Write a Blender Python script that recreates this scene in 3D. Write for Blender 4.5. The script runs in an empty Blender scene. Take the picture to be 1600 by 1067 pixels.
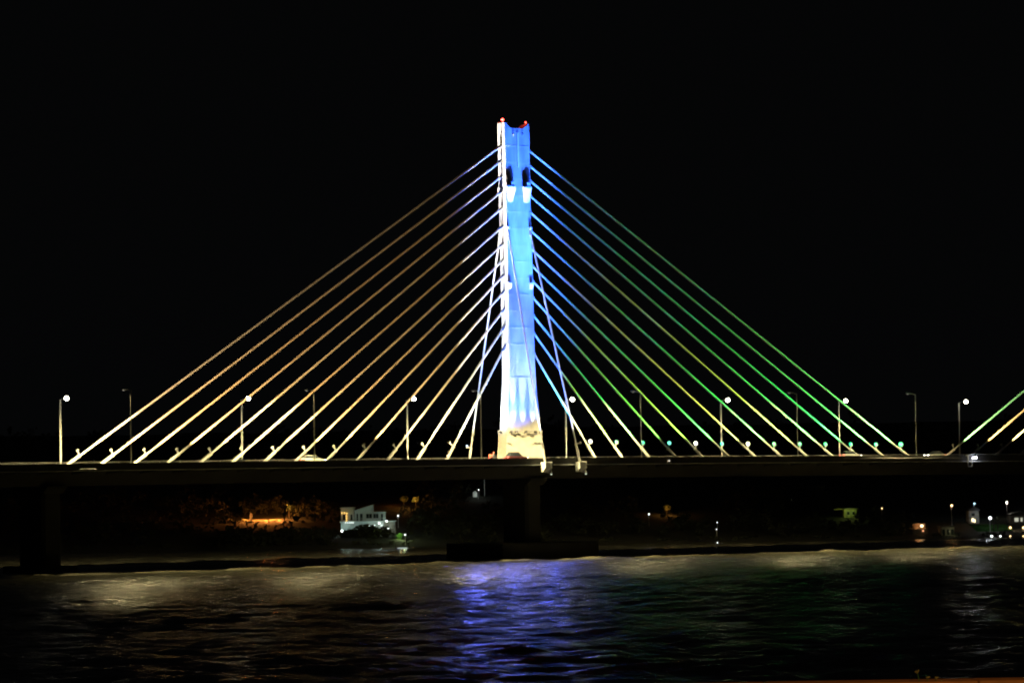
import bpy, bmesh, math, random
import numpy as np
from mathutils import Vector, Matrix

rnd = random.Random(7)
S = bpy.context.scene
COL = S.collection

# ------------------------------------------------------------------ camera
CAM = Vector((-346.388, -503.910, 12.0))
FW = Vector((0.5640365, 0.8243992, 0.0472105)).normalized()
RT = Vector((0.8256439, -0.5639574, -0.0162522)).normalized()
UP = RT.cross(FW).normalized()
FPX = 5055.37                      # focal length in pixels of the 1600 px wide photograph
cd = bpy.data.cameras.new('camera')
cd.sensor_width = 36.0
cd.lens = FPX / 1600 * 36.0
cd.clip_start = 0.5
cd.clip_end = 6000
cam = bpy.data.objects.new('camera', cd)
m = Matrix((RT, UP, -FW)).transposed().to_4x4()
m.translation = CAM
cam.matrix_world = m
COL.objects.link(cam)
S.camera = cam

# ------------------------------------------------------------------ night sky, exposure
w = bpy.data.worlds.new('World')
S.world = w
w.use_nodes = True
bg = w.node_tree.nodes['Background']
bg.inputs[0].default_value = (0.85, 0.92, 1.0, 1)
bg.inputs[1].default_value = 0.0016
S.view_settings.view_transform = 'Standard'
S.view_settings.look = 'None'
S.view_settings.exposure = 0.0
S.view_settings.gamma = 1.0
S.view_settings.use_curve_mapping = False
S.cycles.use_denoising = True
S.cycles.pixel_filter_type = 'BLACKMAN_HARRIS'
S.cycles.filter_width = 2.0           # soft, slightly glowing lens
S.cycles.sample_clamp_direct = 45.0
S.cycles.denoising_prefilter = 'ACCURATE'
S.cycles.use_adaptive_sampling = False
S.cycles.light_sampling_threshold = 0.0
S.cycles.max_bounces = 5
S.cycles.sample_clamp_indirect = 3.0
S.cycles.caustics_reflective = False
S.cycles.caustics_refractive = False

# ------------------------------------------------------------------ light helper
LIGHTS = []
def light(name, kind, loc, power, color, target=None, size=60, blend=1.0, radius=0.15, falloff=None, receivers=None):
    d = bpy.data.lights.new(name, kind)
    d.energy = power
    d.color = color
    d.shadow_soft_size = radius
    if kind == 'SPOT':
        d.spot_size = math.radians(size)
        d.spot_blend = blend
    if falloff:
        d.use_nodes = True
        nt = d.node_tree
        em = nt.nodes['Emission']
        lf = nt.nodes.new('ShaderNodeLightFalloff')
        lf.inputs['Strength'].default_value = 1.0
        d.energy = power * 150          # same light: helps the sampler find it
        mu = nt.nodes.new('ShaderNodeMath')
        mu.operation = 'MULTIPLY'
        mu.inputs[1].default_value = 1.0 / 150
        nt.links.new(lf.outputs[falloff], mu.inputs[0])
        nt.links.new(mu.outputs[0], em.inputs['Strength'])
    o = bpy.data.objects.new(name, d)
    o.location = loc
    if target is not None:
        o.rotation_euler = (Vector(target) - Vector(loc)).to_track_quat('-Z', 'Y').to_euler()
    COL.objects.link(o)
    if receivers:
        c = bpy.data.collections.new('lit_by_' + name)
        for r in receivers:
            c.objects.link(r)
        o.light_linking.receiver_collection = c
    return o

# ------------------------------------------------------------------ materials
def mat(name, color, rough=0.7, metal=0.0, noise=0.0, nscale=1.0, stretch=(1, 1, 1), bump=0.0, color2=None, detail=4):
    M = bpy.data.materials.new(name)
    M.use_nodes = True
    nt = M.node_tree
    b = nt.nodes['Principled BSDF']
    b.inputs['Base Color'].default_value = (*color, 1)
    b.inputs['Roughness'].default_value = rough
    b.inputs['Metallic'].default_value = metal
    if noise or bump or color2:
        tc = nt.nodes.new('ShaderNodeTexCoord')
        mp = nt.nodes.new('ShaderNodeMapping')
        mp.inputs['Scale'].default_value = stretch
        nt.links.new(tc.outputs['Object'], mp.inputs['Vector'])
        nz = nt.nodes.new('ShaderNodeTexNoise')
        nz.inputs['Scale'].default_value = nscale
        nz.inputs['Detail'].default_value = detail
        nt.links.new(mp.outputs[0], nz.inputs['Vector'])
        cr = nt.nodes.new('ShaderNodeValToRGB')
        cr.color_ramp.elements[0].position = 0.3
        cr.color_ramp.elements[1].position = 0.7
        c2 = color2 if color2 else tuple(c * (1 - noise) for c in color)
        cr.color_ramp.elements[0].color = (*c2, 1)
        cr.color_ramp.elements[1].color = (*color, 1)
        nt.links.new(nz.outputs['Fac'], cr.inputs[0])
        nt.links.new(cr.outputs[0], b.inputs['Base Color'])
        if bump:
            bp = nt.nodes.new('ShaderNodeBump')
            bp.inputs['Strength'].default_value = bump
            nt.links.new(nz.outputs['Fac'], bp.inputs['Height'])
            nt.links.new(bp.outputs[0], b.inputs['Normal'])
    return M

def glow(name, color, strength):
    M = bpy.data.materials.new(name)
    M.use_nodes = True
    nt = M.node_tree
    b = nt.nodes['Principled BSDF']
    b.inputs['Base Color'].default_value = (0.1, 0.1, 0.1, 1)
    b.inputs['Emission Color'].default_value = (*color, 1)
    b.inputs['Emission Strength'].default_value = strength
    return M

M_CONC = mat('pylon_concrete', (0.44, 0.43, 0.41), 0.85, noise=0.42, nscale=0.55, stretch=(1.2, 1.2, 0.35), bump=0.08, detail=6)
M_PLINTH = mat('plinth_concrete', (0.42, 0.40, 0.36), 0.85, noise=0.18, nscale=0.8, bump=0.05)
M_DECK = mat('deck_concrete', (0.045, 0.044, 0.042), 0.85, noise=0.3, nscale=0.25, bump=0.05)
M_ROAD = mat('asphalt', (0.05, 0.05, 0.05), 0.9, noise=0.3, nscale=2.0)
M_SHEATH = mat('white_cable_sheath', (0.74, 0.74, 0.72), 0.6, noise=0.12, nscale=0.7)
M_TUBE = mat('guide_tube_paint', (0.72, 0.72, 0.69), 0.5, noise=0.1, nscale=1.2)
M_GALV = mat('galvanised_steel', (0.55, 0.55, 0.54), 0.5, metal=0.35, noise=0.15, nscale=1.5)
M_DARK = mat('dark_housing', (0.05, 0.05, 0.055), 0.5, noise=0.2, nscale=4)
M_GREY = mat('grey_housing', (0.42, 0.43, 0.42), 0.5, noise=0.1, nscale=4)
M_TYRE = mat('tyre_rubber', (0.02, 0.02, 0.02), 0.9, noise=0.2, nscale=5)
M_GLASS = mat('car_glass', (0.02, 0.025, 0.03), 0.08, noise=0.1, nscale=1)
M_BARK = mat('bark', (0.06, 0.05, 0.04), 0.9, noise=0.4, nscale=3)
M_LEAF = mat('leaves', (0.07, 0.095, 0.035), 0.8, noise=0.5, nscale=0.9)
M_LEAFD = mat('dark_leaves', (0.05, 0.06, 0.03), 0.85, noise=0.5, nscale=0.8)

# ------------------------------------------------------------------ mesh helpers
def add_box(bm, c, d, rot=None):
    r = bmesh.ops.create_cube(bm, size=1.0)
    mm = Matrix.Translation(c) @ (rot.to_4x4() if rot else Matrix()) @ Matrix.Diagonal((d[0], d[1], d[2], 1))
    bmesh.ops.transform(bm, matrix=mm, verts=r['verts'])
    return r['verts']

def add_tube(bm, p0, p1, r0, r1=None, n=10, cap=True):
    p0, p1 = Vector(p0), Vector(p1)
    r1 = r0 if r1 is None else r1
    q = (p1 - p0).to_track_quat('Z', 'Y')
    L = (p1 - p0).length
    r = bmesh.ops.create_cone(bm, cap_ends=cap, segments=n, radius1=r0, radius2=r1, depth=L)
    bmesh.ops.transform(bm, matrix=Matrix.Translation((p0 + p1) / 2) @ q.to_matrix().to_4x4(), verts=r['verts'])
    return r['verts']

def add_ball(bm, c, r, sub=2, sc=(1, 1, 1)):
    k = bmesh.ops.create_icosphere(bm, subdivisions=sub, radius=r)
    bmesh.ops.transform(bm, matrix=Matrix.Translation(c) @ Matrix.Diagonal((*sc, 1)), verts=k['verts'])
    return k['verts']

def add_prism(bm, poly, a, b, axis):
    """polygon (list of 2D) extruded from a to b along axis 0/1/2"""
    def pt(p, t):
        v = [p[0], p[1]]
        v.insert(axis, t)
        return v
    lo = [bm.verts.new(pt(p, a)) for p in poly]
    hi = [bm.verts.new(pt(p, b)) for p in poly]
    n = len(poly)
    for i in range(n):
        bm.faces.new((lo[i], lo[(i + 1) % n], hi[(i + 1) % n], hi[i]))
    bm.faces.new(lo[::-1])
    bm.faces.new(hi)

def obj(name, bm, material, parent=None, loc=None, smooth=False, bevel=0):
    if bevel:
        bmesh.ops.bevel(bm, geom=[e for e in bm.edges], offset=bevel, segments=1, affect='EDGES', clamp_overlap=True)
    bmesh.ops.recalc_face_normals(bm, faces=bm.faces)
    me = bpy.data.meshes.new(name)
    bm.to_mesh(me)
    bm.free()
    if smooth:
        for p in me.polygons:
            p.use_smooth = True
    me.materials.append(material)
    o = bpy.data.objects.new(name, me)
    if loc is not None:
        o.location = loc
    if parent:
        o.parent = parent
    COL.objects.link(o)
    return o

def mesh_np(name, verts, faces, material, smooth=True):
    me = bpy.data.meshes.new(name)
    verts = np.asarray(verts, dtype=np.float32)
    faces = np.asarray(faces, dtype=np.int32)
    me.vertices.add(len(verts))
    me.vertices.foreach_set('co', verts.ravel())
    k = faces.shape[1]
    me.loops.add(faces.size)
    me.loops.foreach_set('vertex_index', faces.ravel())
    me.polygons.add(len(faces))
    me.polygons.foreach_set('loop_start', np.arange(0, faces.size, k, dtype=np.int32))
    me.update(calc_edges=True)
    if smooth:
        me.polygons.foreach_set('use_smooth', np.ones(len(faces), dtype=bool))
    me.materials.append(material)
    o = bpy.data.objects.new(name, me)
    COL.objects.link(o)
    return o

def thing(name, label, cat, loc=(0, 0, 0), rotz=0.0, group=None):
    o = bpy.data.objects.new(name, None)
    o.empty_display_size = 0.3
    o.location = loc
    o.rotation_euler = (0, 0, rotz)
    COL.objects.link(o)
    return tag(o, label, cat, group)

def tag(o, label, cat, group=None, kind=None):
    o['label'] = label
    if cat:
        o['category'] = cat
    if group:
        o['group'] = group
    if kind:
        o['kind'] = kind
    return o

def struct(o, kind='structure', label=None):
    o['kind'] = kind
    if label:
        o['label'] = label
    return o

# ------------------------------------------------------------------ bridge axis (a gentle arc)
KA, ZD, GR, KV = 0.00040908604, 19.029, 0.0003625, -2.25892e-05
def axis(s, wdt=0.0, z=0.0):
    a = KA * s
    x = math.sin(a) / KA
    y = -(1 - math.cos(a)) / KA
    return Vector((x + math.sin(a) * wdt, y + math.cos(a) * wdt, ZD + GR * s + KV * s * s + z))
def heading(s):
    return -KA * s
def pix(P):
    d = Vector(P) - CAM
    z = d.dot(FW)
    return 800 + FPX * d.dot(RT) / z, 533.5 - FPX * d.dot(UP) / z
def s_at(px, wdt, z=0.0):
    lo, hi = -170.0, 170.0
    for _ in range(50):
        mid = (lo + hi) / 2
        if pix(axis(mid, wdt, z))[0] < px:
            lo = mid
        else:
            hi = mid
    return (lo + hi) / 2

# ------------------------------------------------------------------ terrain frame (u across, v away from the camera)
U2 = Vector((RT.x, RT.y, 0)).normalized()
V2 = Vector((-U2.y, U2.x, 0))
UROT = math.atan2(U2.y, U2.x)
def uv(u, v, z=0.0):
    return Vector((CAM.x, CAM.y, 0)) + U2 * u + V2 * v + Vector((0, 0, z))
SHORE = 752.0
def hnoise(u, v):
    return (math.sin(u * 0.043 + 1.3) * math.cos(v * 0.037) + 0.5 * math.sin(u * 0.11 + v * 0.09 + 2)) * 0.5
def terrain(u, v):
    t = v - SHORE
    if t < 0:
        return -1.5 + 0.05 * t if t > -20 else -2.5
    z = 0.35 + 0.1 * t
    if t > 150:
        z += 0.10 * (t - 150)
    z = z if z < 26 else 26 + (z - 26) * 0.15
    return z + hnoise(u, v) * min(1.5, t * 0.02)
def hit(px, py, v0=755, v1=1250):
    """point where the line of sight through a photograph pixel meets the far bank"""
    d = FW * FPX + RT * (px - 800) - UP * (py - 533.5)
    d = d / d.dot(V2)
    v = v0
    while v < v1:
        P = CAM + d * v
        u = (P - Vector((CAM.x, CAM.y, P.z))).dot(U2)
        if P.z <= terrain(u, v):
            break
        v += 0.5
    P = CAM + d * v
    u = (P - Vector((CAM.x, CAM.y, P.z))).dot(U2)
    return u, v, P.z
def sight(px, py, v):
    d = FW * FPX + RT * (px - 800) - UP * (py - 533.5)
    return CAM + d * (v / d.dot(V2))

# far bank
us = np.linspace(-520, 520, 131)
vs = np.concatenate([np.linspace(715, 752, 6), np.linspace(753, 900, 50), np.linspace(906, 1500, 60)])
V = [uv(u, v, terrain(u, v)) for v in vs for u in us]
nu = len(us)
F = [(j * nu + i, j * nu + i + 1, (j + 1) * nu + i + 1, (j + 1) * nu + i) for j in range(len(vs) - 1) for i in range(nu - 1)]
M_BANK = mat('bank_soil', (0.055, 0.05, 0.035), 0.95, noise=0.5, nscale=0.08, bump=0.3, color2=(0.03, 0.035, 0.02), detail=8)
struct(mesh_np('far_bank', V, F, M_BANK))

# near bank under the photographer (only its wall top reaches the frame)
def nearz(v):
    if v < 22:
        return 10.0
    if v < 72:
        t = (v - 22) / 50
        return 10.0 - 12 * (t * t * (3 - 2 * t))
    return -2.0
us = np.linspace(-60, 60, 41)
vs = np.linspace(-30, 84, 58)
V = [uv(u, v, nearz(v) - (0 if v < 22 else 0.3 * abs(hnoise(u * 4, v * 4)))) for v in vs for u in us]
nu = len(us)
F = [(j * nu + i, j * nu + i + 1, (j + 1) * nu + i + 1, (j + 1) * nu + i) for j in range(len(vs) - 1) for i in range(nu - 1)]
M_GRASSY = mat('bank_grass', (0.06, 0.07, 0.03), 0.95, noise=0.5, nscale=0.6, bump=0.2)
struct(mesh_np('near_bank', V, F, M_GRASSY))

# ------------------------------------------------------------------ water: real wind waves on one sheet
M_WATER = bpy.data.materials.new('lagoon_water')
M_WATER.use_nodes = True
nt = M_WATER.node_tree
b = nt.nodes['Principled BSDF']
b.inputs['Base Color'].default_value = (0.12, 0.115, 0.085, 1)
b.inputs['Roughness'].default_value = 0.15
b.inputs['IOR'].default_value = 1.333
tc = nt.nodes.new('ShaderNodeTexCoord')
mp = nt.nodes.new('ShaderNodeMapping')
mp.inputs['Rotation'].default_value = (0, 0, -UROT)
mp.inputs['Scale'].default_value = (1.0, 0.38, 1.0)
nt.links.new(tc.outputs['Object'], mp.inputs['Vector'])
nz = nt.nodes.new('ShaderNodeTexNoise')
nz.inputs['Scale'].default_value = 0.8
nz.inputs['Detail'].default_value = 5
nz.inputs['Roughness'].default_value = 0.6
nt.links.new(mp.outputs[0], nz.inputs['Vector'])
bp = nt.nodes.new('ShaderNodeBump')
bp.inputs['Strength'].default_value = 1.0
bp.inputs['Distance'].default_value = 0.5
nt.links.new(nz.outputs['Fac'], bp.inputs['Height'])
nt.links.new(bp.outputs[0], b.inputs['Normal'])

ug = np.concatenate([np.linspace(-620, -165, 30), np.arange(-164, 164.1, 0.9), np.linspace(165, 620, 30)])
vg = np.concatenate([np.arange(58, 200, 2.0), np.arange(200, 775, 0.8)])
UU, VV = np.meshgrid(ug, vg)
Z = np.zeros_like(UU)
rs = np.random.RandomState(3)
for k in range(46):
    lam = math.exp(rs.uniform(math.log(2.2), math.log(17)))
    ang = rs.normal(1.35, 0.55)
    kx, ky = math.cos(ang) * 2 * math.pi / lam, math.sin(ang) * 2 * math.pi / lam
    amp = 0.0085 * lam ** 0.85 * rs.uniform(0.5, 1.2)
    ph = rs.uniform(0, 6.28)
    warp = 0.9 * np.sin(UU * 0.031 * rs.uniform(.5, 1.5) + ph) + 0.9 * np.sin(VV * 0.027 * rs.uniform(.5, 1.5) + 2 * ph)
    c = np.cos(kx * UU + ky * VV + ph + warp)
    Z += amp * c * (1.15 if lam < 8 else 0.6)
gust = 0.72 + 0.28 * np.sin(UU * 0.021 + 1.0 + 1.3 * np.sin(VV * 0.013)) * np.sin(VV * 0.034 + 0.7 * np.sin(UU * 0.017))
Z *= gust * np.clip((170 - np.abs(UU)) / 20, 0, 1)
base = np.array([CAM.x, CAM.y])
X = base[0] + U2.x * UU + V2.x * VV
Y = base[1] + U2.y * UU + V2.y * VV
nu, nv = len(ug), len(vg)
idx = np.arange(nu * nv).reshape(nv, nu)
F = np.stack([idx[:-1, :-1], idx[:-1, 1:], idx[1:, 1:], idx[1:, :-1]], -1).reshape(-1, 4)
struct(mesh_np('water', np.stack([X, Y, Z], -1).reshape(-1, 3), F, M_WATER))

# ------------------------------------------------------------------ bridge deck
deck = thing('bridge_deck', 'long dark concrete road deck crossing the whole picture above the water', 'bridge', axis(0, 0, 0))
def loft(name, section, s0, s1, material, step=3.0, closed=True, parent=None):
    n = int((s1 - s0) / step) + 1
    V, F = [], []
    k = len(section)
    for i in range(n + 1):
        s = s0 + (s1 - s0) * i / n
        for (yy, zz) in section:
            V.append(axis(s, yy, zz) - (Vector(parent.location) if parent else Vector()))
    for i in range(n):
        for j in range(k if closed else k - 1):
            a, b2 = i * k + j, i * k + (j + 1) % k
            F.append((a, b2, b2 + k, a + k))
    bm = bmesh.new()
    vv = [bm.verts.new(v) for v in V]
    for f in F:
        bm.faces.new([vv[t] for t in f])
    if closed:
        bm.faces.new(vv[:k][::-1])
        bm.faces.new(vv[-k:])
    return obj(name, bm, material, parent)
SE = 0.032                          # crossfall: the outer (far) edge of the curve is raised
DS0, DS1 = -175, 190
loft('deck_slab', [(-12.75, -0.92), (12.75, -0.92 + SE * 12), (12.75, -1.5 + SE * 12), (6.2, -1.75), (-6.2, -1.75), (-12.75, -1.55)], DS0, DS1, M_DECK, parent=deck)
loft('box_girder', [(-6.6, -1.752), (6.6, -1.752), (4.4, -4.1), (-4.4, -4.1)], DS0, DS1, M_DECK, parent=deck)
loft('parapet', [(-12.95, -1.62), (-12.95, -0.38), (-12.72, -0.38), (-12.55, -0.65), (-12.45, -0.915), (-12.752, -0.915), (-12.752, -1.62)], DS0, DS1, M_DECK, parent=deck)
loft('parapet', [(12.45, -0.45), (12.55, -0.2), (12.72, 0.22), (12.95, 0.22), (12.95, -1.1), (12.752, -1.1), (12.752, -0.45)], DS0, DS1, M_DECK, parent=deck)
loft('edge_rail', [(-12.88, -0.22), (-12.78, -0.22), (-12.78, -0.14), (-12.88, -0.14)], DS0, DS1, M_GALV, parent=deck)
rp = bmesh.new()
for i in range(0, 92):
    s = DS0 + 2 + i * 4
    p = axis(s, -12.83, -0.3) - deck.location
    add_box(rp, p, (0.08, 0.08, 0.17))
obj('rail_posts', rp, M_GALV, deck)['kind'] = 'stuff'
loft('road_surface', [(-12.4, -0.90), (12.4, -0.90 + SE * 12), (12.4, -0.91 + SE * 12), (-12.4, -0.91)], DS0, DS1, M_ROAD, parent=deck)
loft('drip_edge', [(-13.0, -1.70), (-13.0, -1.58), (-12.953, -1.58), (-12.953, -1.70)], DS0, DS1, M_TUBE, parent=deck)
# cross ribs under the overhang
rb = bmesh.new()
for i in range(0, 54):
    s = DS0 + 4 + i * 6.6
    if s > DS1 - 2: break
    for sg in (-1, 1):
        a = axis(s, sg * 6.0, -2.0) - deck.location
        c = axis(s, sg * 12.4, -1.7) - deck.location
        add_tube(rb, a, c, 0.25, 0.12, 4)
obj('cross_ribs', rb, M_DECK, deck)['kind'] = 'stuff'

def pier(s, wid, cap, label):
    b0 = axis(s, 0, 0)
    t = thing('bridge_pier', label, 'pier', (b0.x, b0.y, -2.0), heading(s))
    top = b0.z - 4.1 + 2.0
    bm = bmesh.new()
    add_prism(bm, [(-1.3, -wid / 2), (1.3, -wid / 2), (1.8, -wid / 2 + .6), (1.8, wid / 2 - .6), (1.3, wid / 2), (-1.3, wid / 2), (-1.8, wid / 2 - .6), (-1.8, -wid / 2 + .6)], 0, top - 1.2, 2)
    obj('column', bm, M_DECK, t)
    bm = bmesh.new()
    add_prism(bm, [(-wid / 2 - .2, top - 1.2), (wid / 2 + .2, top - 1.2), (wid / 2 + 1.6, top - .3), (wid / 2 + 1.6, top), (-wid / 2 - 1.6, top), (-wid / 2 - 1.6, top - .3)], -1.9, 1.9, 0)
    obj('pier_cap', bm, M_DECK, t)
    bm = bmesh.new()
    add_box(bm, (0, 0, cap[2] / 2 + .6), (cap[0], cap[1], cap[2]))
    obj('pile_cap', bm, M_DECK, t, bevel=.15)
    return t
pier(s_at(62, 0, -8), 9.0, (7, 14, 2.6), 'slim dark pier near the left edge under the first stay cable')
pier(0, 8.4, (22, 19, 4.4), 'broad dark pier standing in the water directly beneath the blue pylon')

# ------------------------------------------------------------------ pylon
PX0, PY0 = 0.0, 0.0
pyl = thing('bridge_pylon', 'tall concrete pylon floodlit blue with white left side and notched top', 'pylon', (0, 0, ZD))
PROF = [(-0.9, -4.42, 4.26), (0, -4.33, 4.17), (5.0, -4.0, 3.9), (7.0, -3.86, 3.75), (8.9, -3.72, 3.58), (11.0, -3.53, 3.33), (13.7, -3.35, 3.08), (16.1, -3.27, 2.93),
        (19, -3.22, 2.84), (25.8, -3.2, 2.76), (35.5, -3.27, 2.66), (45.5, -3.36, 2.47), (63.3, -3.4, 2.34)]
def prof(z):
    for a, c in zip(PROF, PROF[1:]):
        if z <= c[0]:
            t = (z - a[0]) / (c[0] - a[0])
            return a[1] + t * (c[1] - a[1]), a[2] + t * (c[2] - a[2])
    return PROF[-1][1], PROF[-1][2]
TY = 1.2
def ring(bm, z, grow=0.0):
    l, r = prof(z)
    l -= grow; r += grow
    ty = TY + grow
    ch = 0.16
    pts = [(l + ch, -ty), (r - ch, -ty), (r, -ty + ch), (r, ty - ch), (r - ch, ty), (l + ch, ty), (l, ty - ch), (l, -ty + ch)]
    return [bm.verts.new((x, y, z)) for x, y in pts]
def loft_rings(bm, rings):
    for a, c in zip(rings, rings[1:]):
        n = len(a)
        for i in range(n):
            bm.faces.new((a[i], a[(i + 1) % n], c[(i + 1) % n], c[i]))
    bm.faces.new(rings[0][::-1])
    bm.faces.new(rings[-1])
zs = [58.9 - 3.13 * k for k in range(18)][::-1]        # 5.69 ... 58.9
zs[0] = 5.05
for a, c in zip(zs, zs[1:]):
    bm = bmesh.new()
    jog = rnd.uniform(-0.004, 0.008)
    mid = (a + c) / 2
    loft_rings(bm, [ring(bm, a + 0.005, jog), ring(bm, mid, jog), ring(bm, c - 0.26, jog), ring(bm, c - 0.08, jog + 0.014), ring(bm, c - 0.005, jog + 0.014)])
    obj('concrete_segment', bm, M_CONC, pyl)
# top segment with the notch between two horns
bm = bmesh.new()
l, r = prof(61)
poly = [(l, 58.9), (r, 58.9), (r, 63.15), (r - .28, 63.15), (r - 1.38, 62.15), (l + 1.28, 62.15), (l + .28, 63.3), (l, 63.3)]
add_prism(bm, poly, -TY, TY, 1)
obj('concrete_segment', bm, M_CONC, pyl, bevel=0.05)
# dark core showing in the joints
# plinth
bm = bmesh.new()
def pring(bm, z, l, r, ty):
    ch = .12
    pts = [(l + ch, -ty), (r - ch, -ty), (r, -ty + ch), (r, ty - ch), (r - ch, ty), (l + ch, ty), (l, ty - ch), (l, -ty + ch)]
    return [bm.verts.new((x, y, z)) for x, y in pts]
loft_rings(bm, [pring(bm, -.88, -4.55, 4.38, 1.5), pring(bm, 0, -4.48, 4.3, 1.48), pring(bm, 4.7, -4.16, 4.02, 1.4), pring(bm, 4.85, -4.24, 4.1, 1.48), pring(bm, 5.04, -4.24, 4.1, 1.48)])
obj('plinth', bm, M_PLINTH, pyl)
# anchor corbels of the front face: wedges that taper to the bottom
def corbel(x, z0, z1, wt, wb, out, name='anchor_corbel'):
    bm = bmesh.new()
    y = -TY - 0.03
    v = [bm.verts.new(p) for p in [(x - wb / 2, y - .10, z0), (x + wb / 2, y - .10, z0), (x + wt / 2, y - out, z1 - .25), (x - wt / 2, y - out, z1 - .25),
                                   (x - wt / 2, y - out, z1), (x + wt / 2, y - out, z1), (x + wt / 2, y + .1, z1), (x - wt / 2, y + .1, z1),
                                   (x - wb / 2, y + .1, z0), (x + wb / 2, y + .1, z0)]]
    for f in [(0, 1, 2, 3), (3, 2, 5, 4), (4, 5, 6, 7), (8, 9, 1, 0), (7, 6, 9, 8), (1, 9, 6, 5, 2), (0, 3, 4, 7, 8)]:
        bm.faces.new([v[i] for i in f])
    return obj(name, bm, M_TUBE, pyl)
for x in (-2.32, 1.35):
    corbel(x, 48.1, 51.1, 1.75, 1.15, 0.62)
    bm = bmesh.new()
    add_box(bm, (x + .28, -TY - .34, 51.55), (.72, .5, .8))
    obj('anchor_head', bm, M_TUBE, pyl, bevel=.05)
for x in (-2.85, 2.1):
    corbel(x, 31.7, 32.9, .75, .62, .42, 'bracket')
for x in (-3.0, 2.08):
    corbel(x, 42.5, 43.5, .62, .4, .38, 'stay_saddle')
for x in (-1.05, 1.02):
    bm = bmesh.new()
    add_box(bm, (x - .35, -TY - .16, 60.9), (.3, .3, .22))
    add_tube(bm, (x - .35, -TY - .02, 60.9), (x - .35, -TY - .3, 61.05), .05, n=6)
    obj('maintenance_hook', bm, M_TUBE, pyl)
bm = bmesh.new()
add_box(bm, (-3.56, .55, 50.4), (.5, .7, 1.1))
obj('junction_box', bm, M_TUBE, pyl, bevel=.06)
bm = bmesh.new()                                     # pale raised strip down the middle of the front face
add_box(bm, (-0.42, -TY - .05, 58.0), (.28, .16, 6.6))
obj('pale_strip', bm, M_TUBE, pyl)
for x in (-3.72, 2.7):
    bm = bmesh.new()
    add_box(bm, (x, -1.62, 2.65), (.62 if x < 0 else 1.25, .3, .12))
    obj('dark_bar', bm, M_DARK, pyl)  # dark bar across the plinth front
# red aviation lights on the horns
M_RED = glow('aviation_red', (1.0, 0.06, 0.04), 14)
for (x, z, rr) in ((prof(63)[0] + .22, 63.3, .27), (prof(63)[1] - .2, 63.15, .15)):
    bm = bmesh.new()
    add_tube(bm, (x, 0, z), (x, 0, z + .22), .1, n=8)
    o = obj('aviation_light', bm, M_DARK, pyl)
    bm = bmesh.new()
    add_ball(bm, (x, -.3, z + .22 + rr * .8), rr, 2)
    obj('lens', bm, M_RED, o)
    light('aviation_glow', 'POINT', (x, -.1, ZD + z + .5), 500 if rr > .2 else 60, (1, .06, .04), radius=rr)
# floodlights on brackets at the plinth top
WASH = (0.80, 1.0, 1.0)
def ledge_flood(x, y, tgt, power, col, size, rad=.14):
    d = Vector(tgt) - Vector((x, y, 4.75))
    d.normalize()
    bm = bmesh.new()
    q = d.to_track_quat('Z', 'X').to_matrix()
    add_box(bm, Vector((x, y, 4.72)), (.62, .3, .34), q)
    o = obj('floodlight', bm, M_DARK, pyl)
    bm = bmesh.new()
    dy = 1 if y < -1.4 else 0
    a = (x, -1.42, 4.5) if dy else (-4.15 if x < 0 else 4.0, y, 4.5)
    add_tube(bm, a, (x, y, 4.6), .06, n=6)
    obj('bracket', bm, M_DARK, o)
    light('plinth_flood', 'SPOT', (Vector((x, y, 4.75 + ZD)) + d * .4), power, col, Vector(tgt) + Vector((0, 0, ZD)), size, 1.0, rad)
for x in (-2.45, -0.25, 1.95):
    ledge_flood(x, -2.15, (x, -1.25, 17.0), 85000, WASH, 16)
    for hz_, p_, sz_ in ((8.5, 5000, 34),):
        light('plinth_flood', 'SPOT', (x, -2.1, 5.1 + ZD), p_, WASH, (x, -1.25, hz_ + ZD), sz_, 1.0, .12)
for x in (-3.6, 3.3):
    ledge_flood(x, -2.0, (x * .95, -1.1, 22), 5000, (.15, .45, 1.0), 50)
for y in (0,):
    ledge_flood(-4.75, y, (-3.9, y, 20), 30000, (.75, .95, 1.0), 60)
# blue narrow-beam floods standing on the deck along the near parapet, aimed at different heights
BLUE = (0.028, 0.122, 1.0)
for x, z, p, sz in ((-5, 15, 150000, 56), (4, 30, 340000, 34), (-4, 46, 480000, 26), (3, 60, 4900000, 20)):
    light('pylon_flood', 'SPOT', (x, -11.6, ZD - .3), p, BLUE, (-.4 + x * .08, -1.2, ZD + z), sz, 1.0, .8)
light('pylon_flood', 'SPOT', (17, -11.6, ZD - .3), 420000, BLUE, (-.4, -1.2, ZD + 51), 26, 1.0, .4)  # added fill light from the right, lifts the dark slots above the corbels
# white floods in the median lighting the narrow left side
for z, p, sz in ((13, 38000, 56), (26, 85000, 34), (42, 420000, 22), (60, 3300000, 16)):
  for y in (-1.0, 3.0):
    light('pylon_flood', 'SPOT', (-15.2, y, ZD - .3), p, (1.0, .93, .82) if z > 50 else (.9, .96, 1.0), (-3.4, 0, ZD + z), sz, 1.0, .4)
# fan lights from the foot of the pylon
light('fan_flood', 'SPOT', (-7.5, 0, ZD + 5), 28000, (.62, .78, 1.0), (-24, 0, ZD + 46), 75, 1.0, .3)
light('fan_flood', 'SPOT', (7.5, 0, ZD + 5), 230000, (.05, .62, 1.0), (28, 0, ZD + 46), 85, 1.0, .3)

# ------------------------------------------------------------------ stay cables
lens_cache = {}
def lens_mat(col, st):
    k = (col, st)
    if k not in lens_cache:
        lens_cache[k] = glow('stay_lens', col, st)
    return lens_cache[k]

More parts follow.
